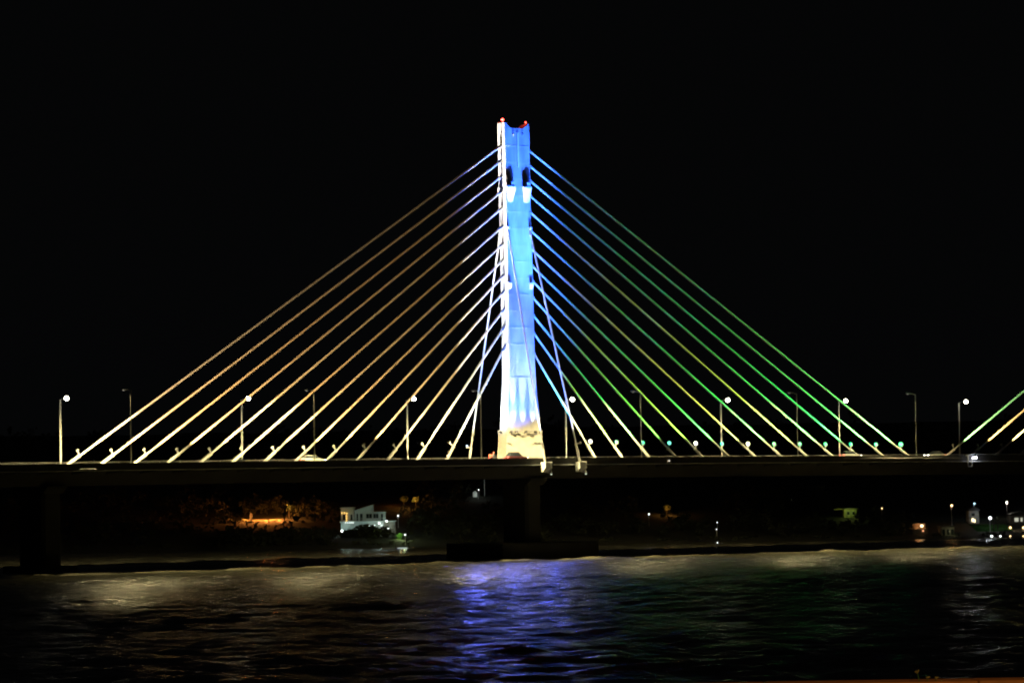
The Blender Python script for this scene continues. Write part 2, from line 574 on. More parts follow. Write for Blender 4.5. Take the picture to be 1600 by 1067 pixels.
def stay(base, top, label, group, col, power, lens=None, lens_r=.17, r=.185, tube_len=3.4, lamp_at=None, lamp_side=None, name='stay_cable', src=None):
    base, top = Vector(base), Vector(top)
    t = thing(name, label, 'cable', base, 0, group)
    d = (top - base)
    L = d.length
    d.normalize()
    horiz = Vector((d.x, d.y, 0))
    perp = d.cross(Vector((0, 1, 0)) if abs(d.y) < .6 else Vector((1, 0, 0))).normalized()
    if perp.z < 0: perp = -perp
    bm = bmesh.new()
    nseg = max(2, int(L / 6))
    q = d.to_track_quat('Z', 'Y').to_matrix()
    rings = []
    for k in range(nseg + 1):
        c = d * (tube_len - .1 + (L - .2 - tube_len) * k / nseg)
        rings.append([bm.verts.new(c + q @ Vector((r * math.cos(a * math.pi / 6), r * math.sin(a * math.pi / 6), 0))) for a in range(12)])
    for r0_, r1_ in zip(rings, rings[1:]):
        for a in range(12):
            bm.faces.new((r0_[a], r0_[(a + 1) % 12], r1_[(a + 1) % 12], r1_[a]))
    sh = obj('sheath', bm, M_SHEATH, t, smooth=True)
    bm = bmesh.new()
    add_tube(bm, (0, 0, 0), d * tube_len, r * 1.5, n=10)
    add_tube(bm, d * (tube_len - .22), d * tube_len, r * 1.85, n=10)
    gt = obj('guide_tube', bm, M_TUBE, t)
    bm = bmesh.new()
    add_tube(bm, d * (L - 1.1), d * (L + .2), r * 1.7, n=8)
    co = obj('anchor_collar', bm, M_GREY, t)
    # floodlight on a short post square to the cable, shining up along it
    at = d * (tube_len + .1)
    h = at + perp * 1.0
    bm = bmesh.new()
    add_tube(bm, h - d * .2, h + d * .24, .15, .2, n=10)
    fl = obj('floodlight', bm, M_GREY, t)
    bm = bmesh.new()
    add_tube(bm, at - d * .1, h, .15, n=8)
    obj('bracket', bm, M_GREY, fl)
    if lens:
        bm = bmesh.new()
        add_ball(bm, h + d * .27, lens_r, 2)
        obj('lens', bm, lens_mat(lens[0], lens[1]), fl)
    side = Vector((0, -1, 0)) if abs(d.y) < .6 else Vector((-1, 0, 0))
    p = base + at + perp * .9 + side * 1.3 + d * .3
    light('stay_floodlight', 'SPOT', p, power * L * .62, col, top, 60, 1.0, .1, falloff='Linear', receivers=[sh, gt])
    return t

ytopL = [541, 509, 482.5, 455, 430, 406, 381.5, 354, 325, 299, 275.5, 251.5, 228]
ytopR = [546, 514.5, 488, 460.5, 435, 411.5, 386, 357.5, 329, 303, 279, 256, 232.5]
ORD = ['', 'second', 'third', 'fourth', 'fifth', 'sixth', 'seventh', 'eighth', 'ninth', 'tenth', 'eleventh', 'twelfth', '']
AMB = (1.0, .60, .20)
colL = [(.95, .92, .50), (.95, .85, .42), (1, .70, .28), (1, .62, .22), AMB, (1, .57, .18), AMB, (1, .55, .16), (1, .60, .2), (1, .55, .18), (1, .52, .16), (1, .56, .2), (1, .62, .26)]
YG, GN, TL, YL = (.42, 1.0, .08), (.06, 1.0, .16), (.04, .95, .35), (.95, .92, .15)
colR = [(.95, .95, .35), YG, GN, (.25, 1, .1), (.5, 1, .1), (.12, 1, .14), (.9, .92, .14), (.1, 1, .16), (.7, .95, .12), (.1, 1, .16), GN, (.14, 1, .18), (.2, 1, .2)]
lensR = [((1, 1, .8), 4), ((.03, .8, .42), 1.6), ((.02, .85, .42), 1.8), ((.18, 1, .65), 2), ((1, 1, .75), 6), ((.05, .9, .5), 2), ((1, 1, .5), 6), ((.04, .95, .22), 2), ((.1, 1, .4), 2), ((.06, 1, .3), 2.2), ((.02, .95, .32), 2), ((.02, .95, .3), 2.4), ((.02, .95, .28), 3)]
PC = 190.0
nameL = ['pale', 'pale yellow'] + ['amber'] * 11
cn = {0: 'yellow', 6: 'yellow', 8: 'yellow'}
for i in range(13):
    s = -(17.103 + 6.601 * i)
    zt = 52.15 - (ytopL[i] - 283) * .12116
    lab = ('%s-lit stay cable on the left, innermost, lowest on the pylon' % nameL[i]) if i == 0 else \
          ('%s-lit stay cable on the left, outermost, highest on the pylon' % nameL[i]) if i == 12 else \
          ('%s-lit stay cable left of the pylon, %s outward from the pylon' % (nameL[i], ORD[i]))
    xl = prof(zt)[0]
    stay(axis(s, 0, -.75), (xl, 0, ZD + zt), lab, 'stay cables fanning out from the blue pylon', colL[i], PC * (1.7 if i == 12 else 2.2))
    s = 17.486 + 6.526 * i
    zt = 58.67 - (ytopR[i] - 232) * .12197
    c = cn.get(i, 'green')
    lab = ('%s-lit stay cable on the right, innermost, lowest on the pylon' % c) if i == 0 else \
          ('%s-lit stay cable on the right, outermost, highest on the pylon' % c) if i == 12 else \
          ('%s-lit stay cable right of the pylon, %s outward from the pylon' % (c, ORD[i]))
    xr = prof(zt)[1]
    stay(axis(s, 0, -.75), (xr, 0, ZD + zt), lab, 'stay cables fanning out from the blue pylon', colR[i], PC * 2.0, lensR[i], .36 if i < 12 else .46)
nx = axis(200, 0, 0)
for j, (c, lab) in enumerate([((.45, 1, .3), 'green-lit stay cable rising out of the right picture edge, leftmost of its group'),
                              ((1, .62, .2), 'amber-lit stay cable at the right picture edge, just right of the green-lit one'),
                              ((1, .78, .3), 'yellow-lit stay cable at the right picture edge, second right of the green-lit one'),
                              ((1, .62, .2), 'short visible foot of an amber-lit stay cable in the far right picture edge')]):
    i = 12 - j
    s = 104.35 + 6.6 * j
    zt = 52.15 - (ytopL[i] - 283) * .12116
    stay(axis(s, 0, -.75), (nx.x - 3.4, nx.y, nx.z + zt), lab, 'stay cables of the next pylon', c, PC * .9)

# four transverse stays to the deck edges, with edge brackets
TR = [(-3.75, -13.35, -3.0, 43.0, (1, .98, .9), 'white transverse stay crossing the blue pylon face to the near deck edge'),
      (4.15, -13.35, 2.05, 43.0, (1, .96, .78), 'white transverse stay right of the pylon down to the near deck edge'),
      (-3.6, 12.2, -3.0, 43.0, (.85, 1, .9), 'pale green transverse stay left of the pylon down to the far deck edge'),
      (3.6, 12.2, 2.05, 43.0, (.85, 1, .9), 'transverse stay mostly hidden behind the pylon with blue lamp at foot')]
for (s, wd, xt, zt, c, lab) in TR:
    near = wd < 0
    bs = axis(s, wd, -1.2 if near else -.3)
    stay(bs, (xt, (-TY if near else TY), ZD + zt), lab, 'transverse stays of the blue pylon', c, 150, ((.35, .5, 1), 8) if not near else None, .14, r=.15, tube_len=3.6 if near else 2.4)
for (s, lab) in ((-3.75, 'pale steel anchor box under the near deck edge, left of two'), (4.15, 'pale steel anchor box with dark slot under near deck edge, right of two')):
    p = axis(s, -13.0, 0)
    t = thing('anchor_box', lab, 'bracket', p, heading(s), 'anchor boxes below the transverse stays')
    bm = bmesh.new()
    add_prism(bm, [(-.05, -1.15), (-.05, -3.0), (-.5, -3.0), (-1.55, -2.2), (-1.55, -1.15)], -.85, .55, 0)
    obj('gusset', bm, M_TUBE, t, bevel=.03)
    bm = bmesh.new()
    add_prism(bm, [(-.05, -1.1), (-.05, -3.15), (-.52, -3.15), (-1.7, -2.25), (-1.7, -1.1)], .551, .64, 0)
    obj('end_plate', bm, M_TUBE, t)
    if s > 0:
        bm = bmesh.new()
        add_prism(bm, [(-.6, -1.3), (-.75, -2.7), (-.9, -2.6), (-.75, -1.3)], -.9, -.83, 0)
        obj('slot', bm, M_DARK, t)
    bm = bmesh.new()
    add_tube(bm, (1.1, -.6, -2.9), (1.1, -.6, -3.3), .16, .22, n=10)
    add_tube(bm, (1.1, -.6, -1.5), (1.1, -.6, -2.9), .04, n=6)
    o = obj('lamp', bm, M_GREY, t)
    bm = bmesh.new()
    add_ball(bm, (1.1, -.65, -3.38), .17, 2)
    obj('lens', bm, lens_mat((.9, 1, .8), .9), o)
    light('added_box_light', 'POINT', axis(s - 1.75, -14.6, -1.9), 60, (1, .88, .42), radius=.15)  # added light without a fixture, brightens the box from the left

# unseen blue lights added under the near deck edge to tint the water
for s_ in (-19, -10.5, -2):
    light('added_water_light', 'SPOT', axis(s_, -13.6, -2.2), 11500, (.11, .15, 1.0), axis(s_, -46, -19), 100, 1.0, .3)

# ------------------------------------------------------------------ street lamps along both deck edges
LAMP_S = [-90.463, -53.454, -17.512, 19.047, 56.843, 86.952, 118.842]
M_LENSW = glow('street_lens', (1.0, .93, .70), 20)
M_LENSB = glow('street_lens_seen_from_behind', (1.0, .95, .8), .35)
M_POLE = mat('lamp_pole', (.78, .78, .75), .5, noise=.1, nscale=2)
def street_lamp(s, wd, hh, sign, lab, group, big):
    base = axis(s, wd, -.6)
    t = thing('street_lamp', lab, 'street lamp', base, heading(s), group)
    bm = bmesh.new()
    add_tube(bm, (0, 0, 0), (0, 0, hh), .2 if big else .12, .15 if big else .08, n=10)
    add_tube(bm, (0, 0, 0), (0, 0, .5), .24 if big else .18, .2 if big else .15, n=10)
    obj('pole', bm, M_POLE, t, smooth=False)
    bm = bmesh.new()
    ax = 2.0
    add_tube(bm, (0, 0, hh - .05), (0, sign * ax * .5, hh + .22), .07, .06, n=8)
    add_tube(bm, (0, sign * ax * .5, hh + .22), (0, sign * ax, hh + .3), .06, .05, n=8)
    obj('arm', bm, M_POLE, t)
    bm = bmesh.new()
    add_prism(bm, [(sign * (ax - .1), hh + .2), (sign * (ax + .9), hh + .32), (sign * (ax + .85), hh + .45), (sign * (ax + .2), hh + .48), (sign * (ax - .15), hh + .36)], -.19, .19, 0)
    hd = obj('lamp_head', bm, M_GREY, t)
    bm = bmesh.new()
    add_ball(bm, (0, sign * (ax + .4), hh + .2), 0.43 if big else .2, 3, (.9, 1.1, .9 if big else .4))
    obj('lens', bm, M_LENSW if big else M_LENSB, hd, smooth=True)
    lp = axis(s, wd + sign * (ax + .4), hh - .55)
    if big:
        light('street_light', 'SPOT', lp, 80000, (1.0, .88, .54), lp + Vector((0, -6, -10)), 112, .4, .25)
    else:
        light('street_light', 'SPOT', lp, 150000 if abs(s) < 25 else 135000, (1.0, .80, .36), lp + Vector((-2.5 * s / abs(s) if abs(s) < 25 else 0, 4.6, -10)), 122, .6, .25)
        for ds in (-13, 13):
            light('street_light', 'SPOT', lp, 38000 if abs(s) < 25 else (38000 if s < -40 else 54000), (1.0, .81, .37), axis(s + ds, -45, -19), 66, .8, .25)
farlab = ['bright street lamp at the far left, left of every stay cable', 'bright street lamp between the two left dim lamps, crossing amber cables',
          'bright street lamp midway between left dim lamp and the pylon', 'bright street lamp just right of the pylon beside the white stay',
          'bright street lamp crossing the green cables, between two dim right lamps', 'bright street lamp at the outer right end of the green cable fan',
          'bright street lamp at the right, beside the foot of the next cable group']
nearlab = ['dim thin street lamp second pole from the left, its back to the viewer', 'dim thin street lamp midway across the amber cables, left side',
           'dim thin street lamp just left of the pylon', 'dim thin street lamp first on the right past the pylon',
           'dim thin street lamp among the outer green cables', 'dim thin street lamp standing clear of cables right of the green fan']
for i, s in enumerate(LAMP_S):
    street_lamp(s, 12.25, 11.2 + .5, -1, farlab[i], 'bright street lamps along the far deck edge', True)
for i, s in enumerate(LAMP_S[:6]):
    street_lamp(s, -12.6, 12.4, 1, nearlab[i], 'dim street lamps along the near deck edge', False)
    # footing console outside the parapet
# ------------------------------------------------------------------ fixtures on the deck side
def edge_lamp(px, z, r, st, col, lab, frame=False):
    s = s_at(px, -13.3, z)
    p = axis(s, -13.0, z)
    t = thing('deck_lamp', lab, 'lamp', p, heading(s))
    bm = bmesh.new()
    add_box(bm, (0, -.18, 0), (r * 2.6, .3, r * 1.9))
    add_tube(bm, (0, .04, r), (0, -.1, r), .08, n=6)
    o = obj('housing', bm, M_GREY, t)
    bm = bmesh.new()
    add_ball(bm, (r * .5, -.38, 0), r, 2)
    if frame:
        add_ball(bm, (-r * 1.7, -.36, -.06), r * .55, 2)
    obj('lens', bm, glow('deck_lamp_lens', col, st), o)
    if frame:
        bm = bmesh.new()
        for x in (-1.9, -.9):
            add_box(bm, (x, -.5, -.65), (.12, .14, 2.3))
        add_box(bm, (-1.4, -.5, -1.75), (1.12, .14, .16))
        add_box(bm, (-1.4, -.2, .5), (1.3, .6, .16))
        obj('frame', bm, M_GALV, t)
    return p
edge_lamp(1045, -1.1, .12, 1.5, (1, .95, .85), 'tiny pale lamp on the dark deck side below green cables')
p = edge_lamp(1523, -.9, .26, 30, (.85, .88, 1), 'twin bluish-white lamp on the deck side by the right-hand bracket', True)
light('deck_lamp_light', 'POINT', p + Vector((-.3, -.9, -.1)), 120, (.85, .88, 1), radius=.2)
# thin tubes added in place of lit streaks along the deck side
M_STREAK = mat('streak_metal', (.07, .07, .065), .6, metal=.1, noise=.15, nscale=1)
for (a, b2, z, lab) in ((-14, 60, -1.95, 'pale service pipe under the deck edge at the far left'), (124, 150, -1.35, 'short pale service pipe on the deck side near the left cables'),
                        (1318, 1505, -.95, 'long pale service pipe on deck side right of the green fan'), (862, 892, -1.45, 'short pale service pipe between the two anchor boxes')):
    sa, sb = s_at(a, -13.1, z), s_at(b2, -13.1, z)
    bm = bmesh.new()
    mid = axis((sa + sb) / 2, -13.12, z)
    n = max(2, int((sb - sa) / 3))
    for k in range(n):
        p0, p1 = axis(sa + (sb - sa) * k / n, -13.12, z), axis(sa + (sb - sa) * (k + 1) / n, -13.12, z)
        add_tube(bm, p0 - mid, p1 - mid, .085, n=6)
        add_tube(bm, p0 - mid, axis(sa + (sb - sa) * k / n, -12.94, z) - mid, .05, n=5)
    tag(obj('streak_tube', bm, M_STREAK, None, mid), lab, 'pipe')

# ------------------------------------------------------------------ cars on the deck
def make_car(s, wd, rev, paint, lab, tall=0.0):
    base = axis(s, wd, -.9 + SE * max(0, wd) * .96)
    t = thing('car', lab, 'car', base, heading(s) + (math.pi if rev else 0), 'cars crossing the bridge')
    bm = bmesh.new()
    add_prism(bm, [(-2.15, .35), (2.15, .35), (2.2, .62), (2.0, .82), (.95, .95), (-1.9, .98), (-2.2, .85)], -.86, .86, 1)
    body = obj('body', bm, paint, t, bevel=.06)
    bm = bmesh.new()
    h = 1.5 + tall
    lo = [bm.verts.new(p) for p in ((-1.85, -.78, .96), (1.05, -.78, .95), (1.05, .78, .95), (-1.85, .78, .96))]
    hi = [bm.verts.new(p) for p in ((-1.3, -.6, h - .03), (.25, -.6, h), (.25, .6, h), (-1.3, .6, h - .03))]
    for i in range(4):
        bm.faces.new((lo[i], lo[(i + 1) % 4], hi[(i + 1) % 4], hi[i]))
    bm.faces.new(hi)
    obj('window_band', bm, M_GLASS, t)
    bm = bmesh.new()
    add_box(bm, (-.53, 0, h + .012), (1.66, 1.24, .05))
    obj('roof', bm, paint, t, bevel=.02)
    for x in (-1.35, 1.3):
        for y in (-.8, .8):
            bm = bmesh.new()
            add_tube(bm, (x, y - .1, .32), (x, y + .1, .32), .32, n=14)
            wv = obj('wheel', bm, M_TYRE, t)
            bm = bmesh.new()
            add_tube(bm, (x, y - .11, .32), (x, y + .11, .32), .19, n=10)
            obj('rim', bm, M_GALV, wv)
    for y in (-.62, .62):
        bm = bmesh.new()
        add_box(bm, (2.16, y, .7), (.1, .36, .16))
        obj('headlight', bm, M_HEAD, t)
        bm = bmesh.new()
        add_box(bm, (-2.19, y, .82), (.1, .34, .2))
        obj('tail_light', bm, M_TAIL, t)
    return t
M_HEAD = glow('headlight_glass', (1, .97, .9), 12)
M_TAIL = glow('tail_light_glass', (1, .1, .07), 6)
def paint(n, c): return mat(n, c, .3, noise=.05, nscale=2)
make_car(s_at(489, -6, 0), -6, False, paint('cream_paint', (.6, .58, .5)), 'cream car behind the parapet by the left dim lamp')
make_car(s_at(806, -7, 0), -7, False, paint('dark_red_paint', (.10, .02, .02)), 'dark red car passing in front of the pylon plinth', .22)
make_car(s_at(1329, -5, 0), -5, False, paint('grey_paint', (.35, .36, .35)), 'grey car behind the parapet below the outer green cables', .05)
make_car(s_at(1460, 2.8, 0), 2.8, True, paint('silver_paint', (.45, .45, .44)), 'silver car behind the parapet between the two cable fans')
# motorbike with rider's red lamp left of the plinth
s = s_at(770.5, -5.0, 0)
mb = thing('motorbike', 'motorbike with pinkish red box just left of the plinth', 'motorbike', axis(s, -5.0, -.9), heading(s))
bm = bmesh.new()
for x in (-.65, .65):
    add_tube(bm, (x, -.06, .3), (x, .06, .3), .3, n=14)
obj('wheels', bm, M_TYRE, mb)
bm = bmesh.new()
add_prism(bm, [(-.7, .75), (-.5, .35), (.3, .3), (.6, .8), (.45, 1.0), (0, .82)], -.14, .14, 1)
add_tube(bm, (.62, 0, .35), (.4, 0, 1.05), .05, n=6)
add_tube(bm, (.4, -.33, 1.05), (.4, .33, 1.05), .03, n=6)
obj('body', bm, M_DARK, mb)
M_PINK = mat('red_delivery_box', (.7, .12, .09), .5, noise=.1, nscale=3)
bm = bmesh.new()
add_box(bm, (-.62, 0, 1.08), (.55, .5, .62))
obj('box', bm, M_PINK, mb, bevel=.04)
bm = bmesh.new()
add_box(bm, (-.92, 0, .75), (.06, .2, .1))
obj('tail_light', bm, M_TAIL, mb)
# the rider
skin_pts = [(-.1, 0, .88), (-.05, 0, 1.15), (.02, 0, 1.42), (.06, 0, 1.55), (.09, 0, 1.72),
            (0.02, -.2, 1.4), (.22, -.27, 1.2), (.4, -.3, 1.08), (0.02, .2, 1.4), (.22, .27, 1.2), (.4, .3, 1.08),
            (.28, -.17, .75), (.12, -.2, .33), (.28, .17, .75), (.12, .2, .33)]
skin_e = [(0, 1), (1, 2), (2, 3), (3, 4), (2, 5), (5, 6), (6, 7), (2, 8), (8, 9), (9, 10), (0, 11), (11, 12), (0, 13), (13, 14)]
skin_r = [.16, .16, .15, .07, .12, .07, .055, .045, .07, .055, .045, .085, .06, .085, .06]
me = bpy.data.meshes.new('person')
me.from_pydata(skin_pts, skin_e, [])
rider = bpy.data.objects.new('person', me)
COL.objects.link(rider)
rider.location = axis(s, -5.0, -.9)
rider.rotation_euler = (0, 0, heading(s))
md = rider.modifiers.new('skin', 'SKIN')
for k, rr in enumerate(skin_r):
    me.skin_vertices[0].data[k].radius = (rr, rr)
me.skin_vertices[0].data[0].use_root = True
rider.modifiers.new('sub', 'SUBSURF').levels = 1
rider.modifiers['sub'].render_levels = 1
me.materials.append(mat('dark_jacket', (.05, .05, .06), .8, noise=.2, nscale=6))
tag(rider, 'rider in dark clothes seated on the motorbike by the plinth', 'person')
bm = bmesh.new()
add_ball(bm, (.1, 0, 1.74), .15, 2, (1.1, .9, 1.05))
obj('helmet', bm, M_PINK, rider, smooth=True)

# ------------------------------------------------------------------ vegetation builder
def crown_mesh(bm, c, R, n, leaf, sc=(1, 1, 1), seed=0):
    rr = random.Random(seed)
    clumps = [(rr.gauss(0, .42), rr.gauss(0, .42), rr.gauss(0, .36)) for _ in range(max(5, n // 22))]
    for k in range(n):
        q = clumps[k % len(clumps)]
        p = Vector((q[0] + rr.gauss(0, .2), q[1] + rr.gauss(0, .2), q[2] + rr.gauss(0, .17)))
        if p.length > 1.05:
            p *= 1.05 / p.length
        p = Vector((p.x * R * sc[0], p.y * R * sc[1], p.z * R * sc[2])) + Vector(c)
        a = Vector((rr.gauss(0, 1), rr.gauss(0, 1), rr.gauss(0, .7))).normalized() * leaf * rr.uniform(.6, 1.3)
        b3 = a.cross(Vector((rr.gauss(0, 1), rr.gauss(0, 1), rr.gauss(0, 1)))).normalized() * leaf * rr.uniform(.4, .8)
        bm.faces.new([bm.verts.new(p - a), bm.verts.new(p + b3), bm.verts.new(p + a), bm.verts.new(p - b3)])
def tree(px, py, hgt, R, lab, seed, sc=(1, 1, 1), leafm=None, n=320, leaf=.32, group=None, v=None, cat='tree', name='tree'):
    if v is None:
        u, v, z = hit(px, py)
    else:
        P = sight(px, py, v)
        u = (P - Vector((CAM.x, CAM.y, P.z))).dot(U2)
        z = terrain(u, v)
    t = thing(name, lab, cat, uv(u, v, z - .1), UROT, group)
    rr = random.Random(seed)
    bm = bmesh.new()
    th = max(.3, hgt - R * sc[2] * .9)
    add_tube(bm, (0, 0, 0), (.1, 0, th), .05 * hgt * .6 + .05, .03 * hgt * .5 + .03, n=8)
    for k in range(5):
        a = rr.uniform(0, 6.28)
        add_tube(bm, (.1, 0, th * rr.uniform(.6, 1)), (math.cos(a) * R * .6 * sc[0], math.sin(a) * R * .6, th + R * rr.uniform(.1, .8) * sc[2]), .02 * hgt + .02, .02, n=5)
    obj('trunk', bm, M_BARK, t)
    bm = bmesh.new()
    crown_mesh(bm, (0, 0, hgt - R * sc[2] * .8), R, n, leaf, sc, seed)
    obj('crown', bm, leafm or M_LEAF, t)
    return uv(u, v, z)

# dark wood on the far slope: one mass
bm = bmesh.new()
rw = random.Random(11)
for k in range(260):
    u = rw.uniform(-260, 260)
    v = rw.uniform(868, 1010)
    hgt = rw.uniform(4, 8.5)
    crown_mesh(bm, uv(u, v, terrain(u, v) + hgt * .55), hgt * .55, 60, .7, (1, 1, .9), k)
for k in range(90):                     # low scrub just above the water line
    u = rw.uniform(-170, 170)
    v = rw.uniform(754, 760)
    hgt = rw.uniform(.5, 1.2)
    crown_mesh(bm, uv(u, v, terrain(u, v) + hgt * .3), hgt * 1.2, 26, .35, (1.4, 1, .5), 1000 + k)
def px_to_u(px, v): return (px - 800) / FPX * v
k = 2000
for (p0, p1, va, vb, h0, h1, n) in ((0, 370, 756, 866, 2.5, 6, 70), (330, 522, 756, 772, 2.2, 3.8, 64), (345, 520, 775, 815, .7, 1.1, 40), (455, 530, 800, 850, 1.5, 3.2, 22),
                                    (640, 735, 756, 800, 3, 6, 26), (735, 1000, 756, 835, 2.5, 4.0, 60), (1028, 1105, 762, 800, 2, 3.6, 16), (1135, 1290, 757, 860, 3, 6, 46),
                                    (1345, 1420, 757, 790, 2, 3.5, 16), (1290, 1345, 757, 785, 1.5, 2.5, 12), (655, 735, 805, 860, 3, 5, 16), (376, 442, 831, 846, 2.0, 4.2, 20), (452, 520, 815, 850, 2.0, 3.5, 12)):
    for q in range(n):
        v = rw.uniform(va, vb)
        u = px_to_u(rw.uniform(p0, p1), v)
        hgt = rw.uniform(h0, h1)
        k += 1
        crown_mesh(bm, uv(u, v, terrain(u, v) + hgt * .5), hgt * .62, 70 if hgt > 1.5 else 30, .42 if hgt > 1.5 else .25, (1.15, 1, .95), k)
wood = obj('woodland', bm, M_LEAFD)
struct(wood, 'stuff', 'dark wood and scrub covering the far bank behind the bridge')

# ------------------------------------------------------------------ sodium-lit slope on the left
M_SODIUM = glow('sodium_lens', (1, .42, .08), 4)
M_WHITE = glow('white_lens', (.92, 1, .95), 5)
M_BLUISH = glow('bluish_lens', (.55, .9, 1), 3)
M_WARM = glow('warm_lens', (1, .62, .28), 5)
def far_lamp(px, py, r0, lm, lab, pole=4.0, power=0, col=(1, 1, 1), v=None, name='lamp_post', toward=1.2, squash=1.0):
    """lamp post on the far bank; its lens shows at the given photograph pixel"""
    vv = v
    r = r0 * .72
    if vv is None:
        u, vv, z = hit(px, py + pole * 6.4)
    P = sight(px, py, vv)
    u = (P - Vector((CAM.x, CAM.y, P.z))).dot(U2)
    zt = terrain(u, vv)
    h = max(.3, P.z - zt)
    t = thing(name, lab, 'lamp', uv(u, vv, zt), UROT)
    bm = bmesh.new()
    add_tube(bm, (0, .25, -.1), (0, .25, h + .1), .07, .05, n=6)
    add_tube(bm, (0, .25, h + .1), (0, -.1, h + r + .06), .05, n=6)
    obj('post', bm, M_GALV, t)
    bm = bmesh.new()
    add_ball(bm, (0, -.1, h), r, 2, (1, 1, squash))
    obj('lens', bm, lm, t, smooth=True)
    if power:
        light('far_lamp_light', 'POINT', uv(u, vv - toward, zt + h - .3), power * .7, col, radius=.2)
    return uv(u, vv, zt)

# orange-lit retaining wall with the slope behind it
SOD = (1.0, .29, .045)
u0, v0, z0 = hit(408, 814)
wt = thing('retaining_wall', 'low wall on the left bank glowing orange under hidden sodium lamps', 'wall', uv(u0, v0, z0), UROT)
M_OCHRE = mat('ochre_render', (.42, .34, .24), .9, noise=.3, nscale=.5, bump=.1)
kk = v0 / FPX
for (a, b2, h) in ((377, 390, .55), (394, 441, .4)):
    bm = bmesh.new()
    x0, x1 = (a - 408) * kk, (b2 - 408) * kk
    add_box(bm, ((x0 + x1) / 2, .4, h / 2 - .2 + (408 - (a + b2) / 2) * 0), (x1 - x0, .3, h + .4))
    obj('wall_panel', bm, M_OCHRE, wt)
bm = bmesh.new()
add_box(bm, ((392 - 408) * kk, .3, .9), (.55, .55, 2.6))
obj('pillar', bm, M_DARK, wt)
for (px, pw) in ((384, 500), (404, 900), (418, 700), (436, 900)):
    P = uv(u0 + (px - 408) * kk, v0 - 1.1, z0 + .75)
    light('sodium_wall_light', 'POINT', P, pw * 1.6, SOD, radius=.15)
light('sodium_slope_light', 'POINT', uv(u0 + 1, v0 + 1.2, z0 + 1.3), 1300, SOD, radius=.3)
light('sodium_slope_light', 'POINT', uv(u0 + 4.6, v0 + 1.2, z0 + 1.6), 1500, SOD, radius=.3)
# dark hedge in front hides the wall foot
bm = bmesh.new()
for k in range(16):
    crown_mesh(bm, ((-46 + k * 6) * kk, -2.2, -.45 + rnd.uniform(-.15, .15)), 1.1, 40, .3, (1, .8, .6), 300 + k)
hd = obj('hedge', bm, M_LEAFD, None, uv(u0, v0, z0))
hd.rotation_euler = (0, 0, UROT)
tag(hd, 'dark clipped hedge along the foot of the orange-lit wall', 'hedge')
P = tree(452, 809, 3.4, 1.15, 'small round tree lit orange beside the dark cypress', 21, leafm=M_LEAF, n=360, leaf=.22)
light('sodium_tree_light', 'POINT', P - V2 * 1.8 + U2 * -.5 + Vector((0, 0, 3.6)), 650, (1, .45, .09), radius=.2)
tree(444.5, 815, 4.4, 1.0, 'narrow dark cypress standing at the right end of the orange-lit wall', 22, (.55, .55, 2.0), M_LEAFD, 420, .25)
for (px, py, h, R, pw, lab, sd) in ((650, 795, 3.6, 1.1, 420, 'tree lit dull orange on the slope right of the white house', 23), (631, 792, 3.0, .9, 110, 'dim rust-lit bush between the white house and the orange tree', 24),
                                     (1042, 804, 2.6, .9, 260, 'tree lit dull orange right of the small white lamp, mid right', 25)):
    P = tree(px, py, h, R, lab, sd, leafm=M_LEAF)
    light('sodium_tree_light', 'POINT', P - V2 * 2.0 + Vector((0, 0, h * .6)), pw, (1, .42, .08), radius=.2)
for (px, py, pw) in ((480, 800, 110), (500, 799, 60), (610, 790, 50)):
    u, v, z = hit(px, py)
    light('sodium_slope_light', 'POINT', uv(u, v - 1, z + 1.8), pw, SOD, radius=.3)

# ------------------------------------------------------------------ white house on the left bank
HV = 778.0
KH = HV / FPX
Ph = sight(575, 840, HV)
uh = (Ph - Vector((CAM.x, CAM.y, Ph.z))).dot(U2)
zh = Ph.z
house = thing('white_house', 'white two-storey modern house with sloping roof and lit terrace', 'house', uv(uh, HV, zh), UROT)
def hx(px): return (px - 575) * KH
def hz(px, py): return (840 - py) * KH + (575 - px) * .01627 * KH * 1.0
M_HWALL = mat('white_render', (.62, .66, .64), .85, noise=.15, nscale=.7)
M_HDARK = mat('house_glass', (.02, .03, .03), .15, noise=.2, nscale=1)
M_STONE = mat('stone_cladding', (.32, .31, .27), .9, noise=.45, nscale=1.6, bump=.2)
def hbox(name, x0, x1, y0, y1, d0, d1, m_, parent=house):
    bm = bmesh.new()
    xm = (x0 + x1) / 2
    add_box(bm, (hx(xm), (d0 + d1) / 2, (hz(xm, y0) + hz(xm, y1)) / 2), ((x1 - x0) * KH, d1 - d0, abs(y1 - y0) * KH))
    return obj(name, bm, m_, parent)
hbox('wall', 533, 600, 816, 843, 0, 8, M_HWALL)
hbox('wall', 533, 553.5, 794, 813.4, .4, 6, M_HWALL)
bm = bmesh.new()
add_prism(bm, [(hx(555), hz(555, 813.4)), (hx(583), hz(583, 813.4)), (hx(583), hz(583, 789)), (hx(555), hz(555, 798.4))], .2, 7, 1)
w2 = obj('wall', bm, M_HWALL, house)
hbox('wall', 583.1, 602, 801, 813.4, .5, 7, M_HWALL)
hbox('roof', 582.9, 603.5, 799.2, 800.9, -.3, 7.3, M_HWALL)
hbox('roof', 532, 554.5, 792.4, 793.9, 0, 6.3, M_HWALL)
bm = bmesh.new()
add_prism(bm, [(hx(553.6), hz(553.6, 798.8)), (hx(584), hz(584, 788.9)), (hx(584), hz(584, 787.6)), (hx(553.6), hz(553.6, 797.4))], -.3, 7.3, 1)
obj('roof', bm, M_GREY, house)
hbox('terrace_slab', 531.5, 602.5, 813.5, 815.9, -1.4, 8, M_HWALL)
hbox('annexe_wall', 600.2, 618, 815, 843, 1.0, 7, M_STONE)
hbox('annexe_roof', 599.5, 619, 813.2, 814.9, .6, 7.4, M_HWALL)
